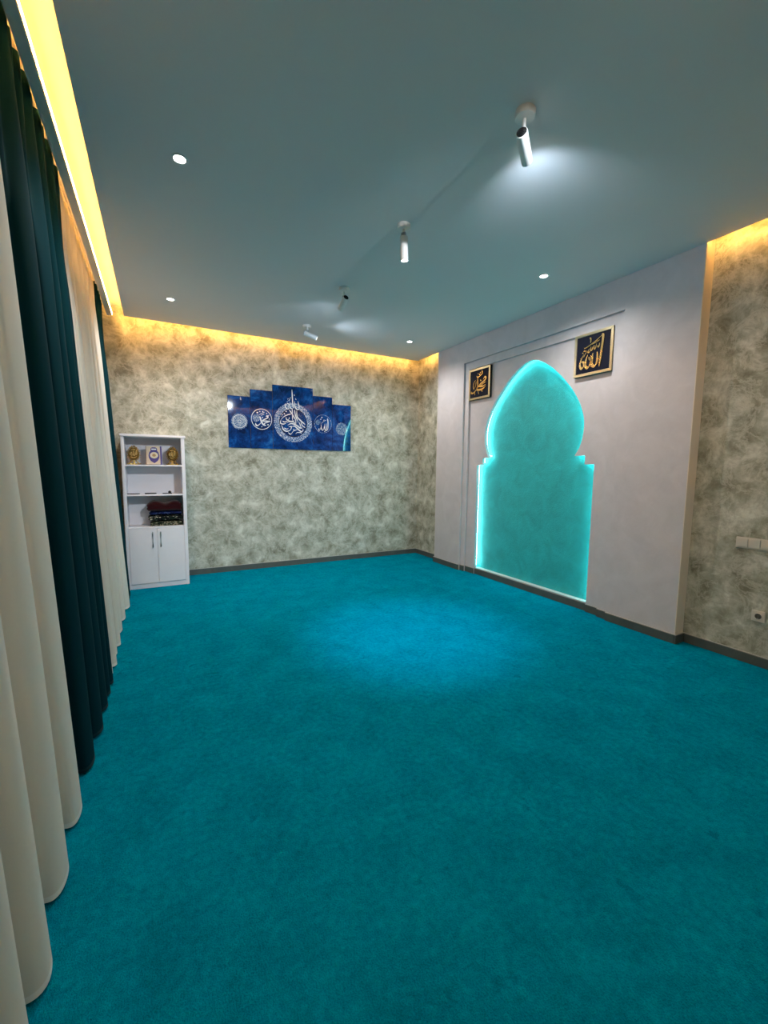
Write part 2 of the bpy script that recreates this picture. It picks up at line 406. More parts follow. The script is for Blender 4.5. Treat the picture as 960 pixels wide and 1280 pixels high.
# ---- baseboards
def baseboard(name, segs, label):
    bm = bmesh.new()
    for s in segs: box(bm, *s, 0, 0.072, 0.003)
    o = struct(name, bm, M_BASE, label)
    bm = bmesh.new()
    for s in segs: box(bm, *s, 0.072, 0.077)
    link('top_bead', bm, M_BEAD, o)
    return o
T = 0.014
baseboard('baseboard_back', [(XW, RW, D-T, D)], 'dark grey skirting board along the picture wall')
baseboard('baseboard_right', [(RW-T, RW, YF, Y0-0.022), (RW-T, RW, Y1+0.022, D-T)], 'dark grey skirting board below the switches')
baseboard('baseboard_niche', [(RP-T, RP, Y0-0.006, 2.366), (RP-T, RW, Y0-0.02, Y0-0.006), (RP+0.011, RP+0.025, 2.366, 2.470), (RP+0.036, RP+0.05, 2.470, NC-0.84),
                              (RP+0.058, RP+0.092, NC-0.84, NC+0.84), (RP+0.036, RP+0.05, NC+0.84, 4.462), (RP+0.011, RP+0.025, 4.462, 4.545), (RP-T, RP, 4.545, Y1), (RP-T, RW, Y1+0.006, Y1+0.02)],
          'dark grey skirting board stepping along the arch wall')

# ------------------------------------------------------------------ ceiling lamps
def spot_light(parent, loc, direction, power, col, angle, blend, r=0.02):
    l = bpy.data.lights.new('lamp_beam', 'SPOT'); l.energy = power; l.color = col; l.spot_size = math.radians(angle); l.spot_blend = blend; l.shadow_soft_size = r
    o = bpy.data.objects.new('lamp_beam', l); C.objects.link(o); o.parent = parent
    o.location = loc; o.rotation_euler = Vector(direction).to_track_quat('-Z', 'Y').to_euler(); return o

def downlight(x, y, label, power=None, angle=95):
    t = thing('downlight', label, 'downlight', (x, y, H), group='recessed ceiling downlights')
    bm = bmesh.new(); lathe(bm, [(0.030, -0.0005), (0.031, -0.004), (0.036, -0.006), (0.043, -0.004), (0.045, 0.0)], n=28)
    link('trim_ring', bm, M_WHITE_METAL, t, 40)
    bm = bmesh.new(); lathe(bm, [(0.0, -0.0025), (0.020, -0.0022), (0.030, -0.001)], n=24)
    link('lens', bm, M_LENS, t, True)
    spot_light(t, (0, 0, -0.012), (0, 0, -1), power or P_DOWN, WHITE, 150, 0.9, 0.03)
    return t
downlight(0.17, 2.72, 'round recessed downlight in the ceiling beside the dark teal curtain')
downlight(0.175, 4.905, 'round recessed downlight in the ceiling in front of the white cabinet')
downlight(2.99, 4.905, 'round recessed downlight in the ceiling at the corner by the arch wall')
downlight(3.01, 2.725, 'round recessed downlight in the ceiling in front of the arched niche')
for yy in (0.54,):
    for xx in (0.17, 3.0):
        downlight(xx, yy, 'round recessed downlight towards the entrance end on the %s side' % ('curtain' if xx < 1 else 'switch'), P_DOWN*0.45)

def track_spot(x, y, rear, front, label, power, col, angle, blend, aim=None):
    """ceiling canopy, stem, hinge and a tube whose open end throws the beam; rear/front in room coordinates"""
    t = thing('ceiling_spotlight', label, 'spotlight', (x, y, H), group='white tube spotlights along the ceiling')
    o = Vector((x, y, H)); R = Vector(rear)-o; Fv = Vector(front)-o; d = (Fv-R).normalized(); L = (Fv-R).length
    bm = bmesh.new(); lathe(bm, [(0.0, 0.0), (0.046, 0.0), (0.047, -0.008), (0.047, -0.026), (0.044, -0.030), (0.0, -0.030)], n=28)
    link('canopy', bm, M_WHITE_METAL, t, 40)
    mid = R.lerp(Fv, 0.22)
    hinge = mid + (Vector((0, 0, 1)) - d*d.z).normalized()*0.032 if abs(d.z) < 0.9 else R + Vector((0, 0, 0.012))
    st = Vector((hinge.x*0.6, hinge.y*0.6, -0.030))
    bm = bmesh.new(); tube(bm, [st+Vector((0, 0, 0.004)), st.lerp(hinge, 0.5), hinge], 0.009, 10)
    link('stem', bm, M_WHITE_METAL, t, 40)
    bm = bmesh.new()
    side = d.cross(Vector((0, 0, 1)))
    side = side.normalized() if side.length > 0.1 else Vector((1, 0, 0))
    tube(bm, [hinge-side*0.014, hinge+side*0.014], 0.013, 14)
    link('hinge', bm, M_CHROME, t, 40)
    r = 0.0275
    bm = bmesh.new(); lathe(bm, [(r-0.004, 0.0), (r, 0.003), (r, L-0.002), (r-0.001, L), (r-0.004, L), (r-0.005, L-0.022), (0.0, L-0.022)], R, d, 28)
    tb = link('tube', bm, M_WHITE_METAL, t, 40)
    bm = bmesh.new(); lathe(bm, [(0.0, 0.001), (r-0.004, 0.001), (r-0.0035, -0.0005)], R, d, 28)
    for k in range(5): # cooling fins in the open rear
        yy = -0.016+k*0.008
        q = d.to_track_quat('Z', 'Y'); hw = math.sqrt(max(1e-6, (r-0.006)**2-yy*yy))
        tube(bm, [R+q@Vector((-hw, yy, -0.001)), R+q@Vector((hw, yy, -0.001))], 0.0016, 6)
    link('rear_vent', bm, M_BLACK, tb, True)['label'] = 'black vented rear end'
    bm = bmesh.new(); lathe(bm, [(0.0, L-0.012), (0.010, L-0.0105), (r-0.0055, L-0.010)], R, d, 24)
    link('lens', bm, M_LENS, tb, True)['label'] = 'glowing white lens'
    spot_light(t, Fv + d*0.004, aim or d, power, col, angle, blend, 0.018)
    return t
track_spot(1.585, 1.590, (1.554, 1.577, 2.948), (1.688, 1.667, 2.916), 'white tube spotlight swung towards the arch wall, black vent at its rear', P_SPOT, COOL, 120, 0.9)
track_spot(1.560, 2.660, (1.560, 2.660, 2.985), (1.578, 2.673, 2.832), 'white tube spotlight hanging straight down with a glowing end', P_FLOOR, (0.52, 0.76, 1.0), 46, 1.0, (0.30, 0.24, -2.83))
track_spot(1.594, 3.800, (1.606, 3.782, 2.970), (1.604, 3.915, 2.905), 'white tube spotlight tipped towards the blue picture', P_SPOT, COOL, 120, 0.9)
track_spot(1.610, 4.970, (1.561, 4.926, 2.952), (1.704, 4.885, 2.902), 'white tube spotlight turned sideways near the picture wall', P_SPOT, COOL, 120, 0.9)
track_spot(1.590, 0.455, (1.590, 0.400, 2.950), (1.580, 0.545, 2.905), 'white tube spotlight aimed down the room at the picture wall', P_BACK, (0.86, 0.94, 1.0), 56, 1.0, (-0.30, 5.4, -1.95))

# ------------------------------------------------------------------ curtains
def curtain(name, label, m, crests, yb, yt, nt, xb, ab, xt, at, hem_m, nu=220, nv=44, ztop=H+0.10, seed=1):
    """crests: where the big folds come forward at the hem; small heading pleats (nt of them) at the top"""
    Z0, Z1 = 0.012, ztop
    rnd = random.Random(seed); hgt = [rnd.uniform(0.72, 1.0) for _ in crests]
    cu = [(c-yb[0])/(yb[1]-yb[0]) for c in crests]
    def fold(u):
        if u <= cu[0]: i, f = 0, (u-cu[0])/(cu[1]-cu[0])
        elif u >= cu[-1]: i, f = len(cu)-2, 1+(u-cu[-1])/(cu[-1]-cu[-2])
        else:
            i = max(k for k in range(len(cu)-1) if cu[k] <= u); f = (u-cu[i])/(cu[i+1]-cu[i])
        g = min(1, max(0, f)); h_ = hgt[i]+(hgt[i+1]-hgt[i])*g
        ph = 2*PI*f
        c_ = math.cos(ph)
        return (1-(1-c_)*0.5*2)*h_ if c_ > 0 else c_*0.9, ph, (cu[i+1]-cu[i])*(yb[1]-yb[0])
    def pt(u, t):
        fb, ph, per = fold(u)
        ft = math.cos(2*PI*nt*u)
        k = max(0.0, min(1.0, (t-0.72)/0.28)); k = k*k*(3-2*k)
        s = t
        amp = (ab+(at*1.15-ab)*s)*(1-0.8*k)
        x = (xb+(xt-xb)*s) + amp*fb + at*ft*(0.26*t+0.62*k) + 0.010*noise.noise(Vector((u*14, t*1.6, seed)))*(1-k)
        y = yb[0]+(yb[1]-yb[0])*u; y2 = yt[0]+(yt[1]-yt[0])*u
        y = y+(y2-y)*s
        if 0.02 < u < 0.98: y += (1-k)*(0.11-0.05*t)*per*math.sin(2*ph)
        return Vector((x, y, Z0+(Z1-Z0)*t))
    ts = [0, 0.003, 0.006] + [0.006+(1-0.006)*i/nv for i in range(1, nv+1)]
    bm = bmesh.new(); G = [[bm.verts.new(pt(i/nu, t)) for i in range(nu+1)] for t in ts[2:]]
    for a, b in zip(G, G[1:]):
        for i in range(nu): bm.faces.new((a[i], a[i+1], b[i+1], b[i]))
    o = tag(link(name, bm, m, None, True, False), label, 'curtain')
    bm = bmesh.new(); G = [[bm.verts.new(pt(i/nu, t)) for i in range(nu+1)] for t in (ts[0], ts[1], ts[2])]
    for a, b in zip(G, G[1:]):
        for i in range(nu): bm.faces.new((a[i], a[i+1], b[i+1], b[i]))
    link('hem', bm, hem_m, o, True, False)
    return o
curtain('sheer_curtain', 'cream sheer curtain in wide folds at the end of the row', M_SHEER, [0.35, 0.62, 0.90, 1.12, 1.30, 1.63, 1.93], (0.10, 2.06), (0.10, 2.08), 18, -0.375, 0.072, -0.500, 0.032, M_HEM, 300, seed=3)
curtain('drape_curtain', 'wide dark teal velvet curtain between the two cream sheers', M_TEAL, [2.25, 2.52, 2.76, 2.92, 3.06], (2.06, 3.10), (2.07, 3.32), 11, -0.372, 0.066, -0.488, 0.034, M_TAPE, 280, seed=5)
curtain('sheer_curtain', 'cream sheer curtain hanging between the two dark teal curtains', M_SHEER, [3.20, 3.34, 3.55, 3.72, 4.05, 4.38, 4.72], (3.10, 4.96), (3.33, 5.06), 18, -0.375, 0.072, -0.505, 0.032, M_HEM, 300, seed=8)
curtain('drape_curtain', 'narrow gathered dark teal curtain beside the white cabinet', M_TEAL, [5.01, 5.14, 5.26, 5.34], (4.96, 5.372), (5.06, 5.60), 6, -0.378, 0.066, -0.492, 0.034, M_TAPE, 140, seed=2)
bm = bmesh.new(); box(bm, -0.525, -0.490, YF+0.1, D-0.02, H+0.112, SLAB, 0.003)
tag(link('curtain_rail', bm, M_WHITE_METAL), 'white curtain rail fixed above the curtains', 'rail')

# ------------------------------------------------------------------ white bookcase cabinet
CX0, CX1, CY, CB = -0.350, 0.277, 5.390, D-0.016
cab = thing('bookcase_cabinet', 'white laminate bookcase with open shelves over two doors', 'cabinet', (CX0, CY, 0))
CW, CDp = CX1-CX0, CB-CY
def cpart(name, x0, x1, y0, y1, z0, z1, m=M_LAMINATE, parent=cab, bev=0.002, label=None):
    bm = bmesh.new(); box(bm, x0, x1, y0, y1, z0, z1, bev)
    o = link(name, bm, m, parent)
    if label: o['label'] = label
    return o
cpart('side_panel', 0, 0.032, 0, CDp, 0, 1.712, bev=0.005)
cpart('side_panel', CW-0.036, CW, 0, CDp, 0, 1.712, bev=0.005)
cpart('top_panel', -0.006, CW+0.012, -0.008, CDp, 1.712, 1.738, bev=0.004)
for z in (1.388, 1.056, 0.688): cpart('shelf', 0.032, CW-0.036, 0.004, 0.302, z, z+0.016)
cpart('back_panel', 0.032, CW-0.036, 0.302, 0.310, 0.05, 1.712)
cpart('plinth', 0.032, CW-0.036, 0.012, 0.03, 0, 0.055)
cpart('bottom_panel', 0.032, CW-0.036, 0.03, 0.302, 0.055, 0.071)
md = (0.032+CW-0.036)/2
for x0, x1, hx in ((0.034, md-0.0015, md-0.045), (md+0.0015, CW-0.038, md+0.035)):
    d = cpart('door', x0, x1, -0.002, 0.015, 0.060, 0.686)
    bm = bmesh.new(); tube(bm, [(hx, -0.002, 0.645), (hx, -0.026, 0.643), (hx, -0.028, 0.63), (hx, -0.028, 0.49), (hx, -0.026, 0.477), (hx, -0.002, 0.475)], 0.0055, 8)
    link('handle', bm, M_CHROME, d, 50)['label'] = 'slim steel bar handle'

# gold oval ornaments on the top shelf
def xz(y): return lambda a, b, d: Vector((a, y+d, b))
def ornament(x, y, z, rz, label):
    t = thing('gold_ornament', label, 'ornament', (x, y, z), (0, 0, rz), 'gold ornaments on the top shelf')
    fn = lambda a, b, d: Vector((a, -d, b))
    # foot: stepped base with two splayed scroll legs
    bm = bmesh.new(); prism(bm, [(-0.045, 0), (0.045, 0), (0.036, 0.010), (0.012, 0.016), (0.010, 0.05), (-0.010, 0.05), (-0.012, 0.016), (-0.036, 0.010)], fn, -0.022, 0.022)
    ft = link('foot', bm, M_ANTIQUE, t)
    bm = bmesh.new()
    for s in (-1, 1):
        tube(bm, [(s*0.058, -0.01, 0.006), (s*0.046, -0.01, 0.012), (s*0.030, -0.008, 0.034), (s*0.016, -0.006, 0.055)], [0.006, 0.008, 0.007, 0.006], 8)
        tube(bm, [(s*0.058, -0.01, 0.006), (s*0.066, -0.01, 0.012), (s*0.062, -0.01, 0.019)], [0.006, 0.005, 0.003], 8)
    link('scroll_leg', bm, M_ANTIQUE, ft, True)
    # oval backing plate, shade behind the script put into its dark colour
    N = 40; cz = 0.118; a, b = 0.062, 0.078
    bm = bmesh.new()
    fr = [bm.verts.new((a*0.9*math.cos(2*PI*i/N), -0.004, cz+b*0.9*math.sin(2*PI*i/N))) for i in range(N)]
    bk = [bm.verts.new((a*0.9*math.cos(2*PI*i/N), 0.006, cz+b*0.9*math.sin(2*PI*i/N))) for i in range(N)]
    c1 = bm.verts.new((0, -0.012, cz)); c2 = bm.verts.new((0, 0.008, cz))
    for i in range(N):
        j = (i+1) % N; bm.faces.new((fr[i], fr[j], c1)); bm.faces.new((bk[j], bk[i], c2)); bm.faces.new((fr[i], bk[i], bk[j], fr[j]))
    link('oval_plate', bm, M_DARKGOLD, t, 40)
    # wreath of leaves round the rim
    bm = bmesh.new()
    for i in range(26):
        an = 2*PI*i/26; p = Vector((a*math.cos(an), -0.006, cz+b*math.sin(an)))
        tng = Vector((-math.sin(an), 0, math.cos(an)*1.1)).normalized(); out = Vector((math.cos(an), 0, math.sin(an)))
        tip = p + (tng*0.5+out*0.8)*0.013; q = [p-tng*0.007, tip, p+tng*0.007, p-out*0.008]
        f = [bm.verts.new(v) for v in q]; top = bm.verts.new(p+Vector((0, -0.006, 0)))
        bb = [bm.verts.new(v+Vector((0, 0.010, 0))) for v in q]
        for k in range(4):
            bm.faces.new((f[k], f[(k+1) % 4], top)); bm.faces.new((f[(k+1) % 4], f[k], bb[k], bb[(k+1) % 4]))
    link('leaf_wreath', bm, M_ANTIQUE, t)
    # crown of upright finials
    bm = bmesh.new()
    for k, hgt in ((-2, 0.022), (-1, 0.032), (0, 0.026), (1, 0.034), (2, 0.022)):
        tube(bm, [(k*0.014, -0.004, cz+b*0.93-abs(k)*0.006), (k*0.0155, -0.005, cz+b*0.95+hgt*0.5-abs(k)*0.006), (k*0.017, -0.004, cz+b*0.95+hgt-abs(k)*0.008)], [0.006, 0.0065, 0.002], 8)
    link('crown', bm, M_ANTIQUE, t, True)
    # script strokes in relief
    g = lambda u, v, d: Vector(((u-0.5)*0.085, -0.010-d, cz-0.05+v*0.105))
    bm = bmesh.new()
    for s in ([(0.86, 0.95), (0.84, 0.35)], [(0.70, 0.8), (0.68, 0.42), (0.58, 0.32), (0.50, 0.42), (0.5, 0.8)], [(0.46, 0.85), (0.42, 0.42), (0.3, 0.33), (0.26, 0.5), (0.3, 0.75)],
              [(0.22, 0.7), (0.12, 0.5), (0.2, 0.38), (0.26, 0.52)], [(0.15, 0.22), (0.4, 0.10), (0.7, 0.16), (0.86, 0.26)], [(0.2, 0.9), (0.5, 0.97), (0.7, 0.92)]):
        stroke(bm, s, 0.13, g, -0.004, 0.006, 0.6)
    link('raised_script', bm, M_GOLD, t)
    return t
SZ = 1.405
ornament(-0.236, 5.515, SZ, 0.0, 'gold oval ornament on a foot, between the upright book and the curtain')
ornament(0.154, 5.525, SZ, -0.25, 'gold oval ornament on a foot, on the picture side of the upright book')

# upright decorated book between them
bk = thing('decorated_book', 'upright cream and violet book with an oval medallion on its cover', 'book', (-0.036, 5.50, SZ+0.0045), (-0.12, 0, 0))
bm = bmesh.new(); box(bm, -0.072, 0.072, 0.004, 0.030, 0.004, 0.206); link('page_block', bm, M_PAGE, bk)
bm = bmesh.new(); box(bm, -0.078, 0.078, 0.0, 0.004, 0.0, 0.210, 0.001); cv = link('front_cover', bm, M_COVER, bk)
bm = bmesh.new(); box(bm, -0.078, 0.078, 0.030, 0.034, 0.0, 0.210, 0.001); link('back_cover', bm, M_PURPLE, bk)
bm = bmesh.new(); box(bm, -0.082, -0.077, 0.0, 0.034, 0.0, 0.210, 0.001); link('spine', bm, mat('brown_spine', (0.12, 0.03, 0.02), 0.5), bk)
bm = bmesh.new(); box(bm, 0.062, 0.0785, -0.0012, 0.001, 0.0, 0.210); link('border', bm, M_PURPLE, cv)['label'] = 'violet border along the fore edge'
fnb = lambda a, b, d: Vector((a, -d, b))
def ell(cx, cz, a, b, n=28): return [(cx+a*math.cos(2*PI*i/n), cz+b*math.sin(2*PI*i/n)) for i in range(n)]
bm = bmesh.new()
prism(bm, [(0.0, 0.014), (0.035, 0.040), (0.052, 0.075), (0.055, 0.105), (0.046, 0.14), (0.034, 0.155), (0.033, 0.182), (0.018, 0.196), (-0.018, 0.196), (-0.033, 0.182), (-0.034, 0.155), (-0.046, 0.14), (-0.055, 0.105), (-0.052, 0.075), (-0.035, 0.040)][::-1], fnb, 0.0, 0.0012)
md_ = link('medallion', bm, M_PURPLE, cv)
bm = bmesh.new(); prism(bm, ell(0, 0.105, 0.041, 0.036)[::-1], fnb, 0.0012, 0.0020); link('oval_field', bm, mat('ivory_field', (0.78, 0.68, 0.5), 0.4), md_)
bm = bmesh.new(); prism(bm, [(0.024, 0.168), (0.024, 0.181), (-0.024, 0.181), (-0.024, 0.168)], fnb, 0.0012, 0.0020); link('title_band', bm, M_INK, md_)
bm = bmesh.new()
for k in range(8):
    an = k*PI/4; prism(bm, ell(0.011*math.cos(an), 0.105+0.010*math.sin(an), 0.008, 0.006, 10)[::-1], fnb, 0.0020, 0.0026)
link('rosette', bm, mat('gold_ink', (0.45, 0.24, 0.06), 0.4), md_)

# small dark items on the middle shelf
def flat_item(name, label, pts, w, z, y, hgt, knob=None):
    bm = bmesh.new(); fn = lambda a, b, d: Vector((a, b, d))
    stroke(bm, pts, w, fn, 0.0, hgt, 1.57, 8)
    bmesh.ops.recalc_face_normals(bm, faces=bm.faces)
    if knob: lathe(bm, [(0.0, 0.0), (0.012, 0.001), (0.017, 0.012), (0.016, 0.020), (0.009, 0.028), (0.0, 0.030)], knob, (0, 0, 1), 16)
    o = tag(link(name, bm, M_BLACK), label, 'case', None); o.location = (0, y, z); return o
SZ2 = 1.0722
flat_item('flat_case', 'thin black tapering case lying on the middle shelf below the gold ornament nearest the curtain', [(-0.315, 0.0), (-0.28, -0.01), (-0.24, -0.012), (-0.195, -0.004)], 0.034, SZ2, 5.50, 0.010)
flat_item('flat_case', 'flat black oblong case lying on the middle shelf below the book', [(-0.145, 0.0), (-0.11, -0.006), (-0.07, -0.006), (-0.03, 0.0)], 0.044, SZ2, 5.50, 0.014)
flat_item('knobbed_case', 'flat black case with a round knob at one end on the middle shelf', [(0.035, 0.004), (0.07, -0.004), (0.105, -0.004), (0.13, 0.0)], 0.030, SZ2, 5.50, 0.010, (0.108, 0.0, 0.006))

# folded cloths on the lower shelf
def folded(name, label, m, x0, x1, y0, y1, z, hgt, seed, lumps=None, layers=3):
    """soft folded cloth: rounded slab, layered front edge, sagging lumpy top"""
    bm = bmesh.new(); nx, ny, nl = 30, 14, layers*6
    rnd = random.Random(seed); off = Vector((seed*3.1, seed*1.7, 0))
    def top(a):
        f = 1.0
        if lumps: f = 0.55+0.45*max(math.exp(-((a-c)/w)**2) for c, w in lumps)
        return f
    rows = []
    for k in range(nl+1):           # outline rings from the bottom to the top
        t = k/nl; bulge = 0.010*abs(math.sin(PI*t*layers))-0.010*(1-min(1, 4*min(t, 1-t)))
        ringv = []
        pts = [(i/nx, 0.0) for i in range(nx)] + [(1.0, i/ny) for i in range(ny)] + [(1-i/nx, 1.0) for i in range(nx)] + [(0.0, 1-i/ny) for i in range(ny)]
        for a, b in pts:
            dx = (a-0.5)*2; dy = (b-0.5)*2
            nrm = Vector((dx if abs(dx) > 0.999 else dx**7, dy if abs(dy) > 0.999 else dy**7, 0))
            if abs(dx) > 0.999 and abs(dy) > 0.999: nrm *= 0.5
            w = noise.noise(Vector((a*4, b*3, t*5))+off)*0.006
            x = x0+(x1-x0)*a + nrm.x*(bulge+w); y = y0+(y1-y0)*b + nrm.y*(bulge+w)
            zz = z + hgt*t*top(a) + noise.noise(Vector((a*5, b*4, t*2))+off)*0.004*t*(1-t)*4
            ringv.append(bm.verts.new((x, y, zz)))
        rows.append(ringv)
    n = len(rows[0])
    for p, q in zip(rows, rows[1:]):
        for i in range(n): bm.faces.new((p[i], p[(i+1) % n], q[(i+1) % n], q[i]))
    bm.faces.new(rows[0][::-1])
    # top sheet
    G = [[None]*(nx+1) for _ in range(ny+1)]
    for j in range(ny+1):
        for i in range(nx+1):
            a, b = i/nx, j/ny
            if j == 0: v = rows[-1][i]
            elif i == nx: v = rows[-1][nx+j]
            elif j == ny: v = rows[-1][nx+ny+(nx-i)]
            elif i == 0: v = rows[-1][2*nx+ny+(ny-j)]
            else:
                e = min(1, 5*min(a, 1-a, b, 1-b))
                v = bm.verts.new((x0+(x1-x0)*a, y0+(y1-y0)*b, z+hgt*top(a)+e*0.006+noise.noise(Vector((a*6, b*5, 1))+off)*0.006*e))
            G[j][i] = v
    for j in range(ny):
        for i in range(nx):
            q = [G[j][i], G[j][i+1], G[j+1][i+1], G[j+1][i]]
            try: bm.faces.new(q)
            except ValueError: pass
    return tag(link(name, bm, m, None, True), label, 'cloth', 'folded cloths on the lower shelf')
SZ3 = 0.7045; CX = 0.224
folded('folded_cloth', 'green cloth with pale flecks folded at the bottom of the pile', M_FLECK2, -0.095, CX, 5.46, 5.672, SZ3, 0.046, 3, layers=2)
folded('folded_cloth', 'black cloth with white flecks folded above the green flecked one', M_FLECK, -0.110, CX, 5.455, 5.672, SZ3+0.064, 0.048, 5, layers=2)
folded('folded_cloth', 'navy blue patterned cloth folded beneath the maroon one', M_NAVYCLOTH, -0.100, CX-0.004, 5.46, 5.672, SZ3+0.130, 0.028, 8, layers=1)
folded('folded_cloth', 'bulky maroon cloth folded in two humps on top of the pile', M_REDCLOTH, -0.122, CX-0.006, 5.455, 5.668, SZ3+0.176, 0.104, 11, [(0.22, 0.26), (0.82, 0.26)], 2)

# ------------------------------------------------------------------ five-panel glass picture
PY = D-0.018
panels = [(0.820, 1.099, 2.311), (1.101, 1.394, 2.411), (1.396, 1.966, 2.500), (1.968, 2.255, 2.401), (2.257, 2.547, 2.305)]
plabels = ['low blue glass picture panel with a pale medallion, at the cabinet end', 'mid height blue glass picture panel with white script in a ring, cabinet side of centre',
           'tall wide blue glass picture panel with the large white medallion', 'mid height blue glass picture panel with ringed script, arch wall side of centre',
           'low blue glass picture panel with a pale medallion, at the arch wall end']
PO = []
for (x0, x1, zt), lb in zip(panels, plabels):
    bm = bmesh.new(); box(bm, x0+0.0012, x1-0.0012, PY, D, 1.643, zt, 0.0015, 1)
    PO.append(tag(link('picture_panel', bm, M_BLUE), lb, 'picture', 'five panel blue glass picture'))
wal = lambda a, b, d: Vector((a, PY-d, b))
def pw(pts, zx, zy, k):      # zoom-crop pixel -> place on the picture plane
    out = []
    for u, v in pts:
        q = on(1, PY, zx+u/k, zy+v/k); out.append((q.x, q.z))
    return out
def disc(bm, cx, cz, r0_, r1_, d0, d1, n=48, scallop=0.0, ns=16):
    def R(r, i): return r*(1+scallop*abs(math.sin(ns*PI*i/n)))
    o1 = [bm.verts.new(wal(cx+R(r1_, i)*math.cos(2*PI*i/n), cz+R(r1_, i)*math.sin(2*PI*i/n), d1)) for i in range(n)]
    o0 = [bm.verts.new(wal(cx+R(r1_, i)*math.cos(2*PI*i/n), cz+R(r1_, i)*math.sin(2*PI*i/n), d0)) for i in range(n)]
    if r0_ > 0:
        i1 = [bm.verts.new(wal(cx+r0_*math.cos(2*PI*i/n), cz+r0_*math.sin(2*PI*i/n), d1)) for i in range(n)]
        for i in range(n): bm.faces.new((o1[i], o1[(i+1) % n], i1[(i+1) % n], i1[i]))
    else: bm.faces.new(o1)
    for i in range(n): bm.faces.new((o0[i], o0[(i+1) % n], o1[(i+1) % n], o1[i]))
# pale medallions of the end panels
for k, (cx, cz, r) in ((0, (0.962, 1.985, 0.100)), (4, (2.400, 1.962, 0.088))):
    bm = bmesh.new(); disc(bm, cx, cz, 0, r, 0, 0.0006, 64, 0.05, 16)
    ml = link('medallion', bm, M_LACE2, PO[k]); ml['label'] = 'pale lacy rosette'
    bm = bmesh.new()
    for i in range(16):
        a = 2*PI*i/16; stroke(bm, [(cx+r*0.3*math.cos(a), cz+r*0.3*math.sin(a)), (cx+r*0.55*math.cos(a+0.16), cz+r*0.55*math.sin(a+0.16)), (cx+r*0.75*math.cos(a), cz+r*0.75*math.sin(a))], 0.0045, wal, 0.0006, 0.0012, a, 4)
    disc(bm, cx, cz, r*0.80, r*0.86, 0.0006, 0.0012); disc(bm, cx, cz, r*0.16, r*0.22, 0.0006, 0.0012, 24)
    link('rosette_lines', bm, M_INK if k == 0 else M_LACE2, ml)
# ringed script on the second panel
bm = bmesh.new(); c = on(1, PY, 305+530/24, 500+575/24); cx, cz = c.x, c.z
disc(bm, cx, cz, 0.130, 0.1375, 0, 0.0006, 64)
link('ring', bm, M_INK, PO[1])
K2 = [([(650, 500), (690, 480), (715, 530), (620, 580), (560, 612), (530, 640)], 0.024), ([(795, 632), (720, 640), (640, 632), (545, 636)], 0.020), ([(790, 640), (700, 668), (615, 700), (625, 725)], 0.018),
      ([(470, 485), (495, 560), (525, 650), (580, 735), (665, 768)], 0.022), ([(535, 645), (480, 715), (410, 765), (365, 750), (345, 690)], 0.020),
      ([(430, 460), (520, 405), (625, 360)], 0.010), ([(505, 470), (560, 440), (610, 425)], 0.009), ([(375, 375), (425, 380)], 0.020), ([(455, 345), (490, 350)], 0.014),
      ([(550, 345), (580, 348)], 0.016), ([(670, 395), (690, 410)], 0.016), ([(735, 455), (745, 475)], 0.013), ([(540, 520), (570, 530)], 0.016), ([(745, 565), (765, 585)], 0.012),
      ([(700, 740), (740, 745)], 0.016), ([(520, 800), (550, 805)], 0.013)]
bm = bmesh.new()
for p, w in K2: stroke(bm, pw(p, 305, 500, 24.0), w, wal, 0, 0.0008, 0.9, 6)
link('script', bm, M_INK, PO[1])
bm = bmesh.new(); disc(bm, cx-0.072, cz+0.012, 0, 0.047, 0, 0.0005, 40, 0.08, 10); link('rosette', bm, M_LACE, PO[1])  # pale scalloped patch left of the script, filled with lace pattern
# ringed script on the fourth panel
c = on(1, PY, 385+300/16, 500+480/16); cx, cz = c.x, c.z
bm = bmesh.new(); disc(bm, cx, cz, 0.124, 0.130, 0, 0.0006, 64); link('ring', bm, M_LACE, PO[3])
K4 = [([(390, 370), (400, 450), (398, 590)], 0.016), ([(370, 470), (372, 560), (385, 600), (350, 605), (335, 560), (335, 480)], 0.014), ([(325, 520), (318, 570), (295, 605), (270, 570), (262, 490)], 0.014),
      ([(262, 540), (235, 600), (215, 595), (225, 560)], 0.013), ([(255, 480), (310, 430), (365, 400)], 0.008), ([(265, 345), (290, 350)], 0.014), ([(240, 390), (270, 380)], 0.010), ([(305, 410), (330, 395)], 0.010), ([(325, 630), (345, 632)], 0.012)]
bm = bmesh.new()
for p, w in K4: stroke(bm, pw(p, 385, 500, 16.0), w, wal, 0, 0.0008, 0.9, 6)
link('script', bm, M_INK, PO[3])
bm = bmesh.new(); disc(bm, cx-0.075, cz+0.02, 0, 0.034, 0, 0.0005, 32, 0.08, 8); link('rosette', bm, M_LACE2, PO[3])  # smaller pale patch left of the letters, lace patterned
# large medallion on the tall panel
c = on(1, PY, 335+478/15.06, 475+805/15.06); cx, cz = c.x, c.z
bm = bmesh.new(); disc(bm, cx, cz, 0.196, 0.266, 0, 0.0006, 96, 0.015, 48); lr = link('medallion', bm, M_LACE, PO[2]); lr['label'] = 'wide white lace ring'
bm = bmesh.new(); disc(bm, cx, cz, 0.186, 0.196, 0, 0.0007, 72); link('inner_ring', bm, M_NAVY, PO[2])
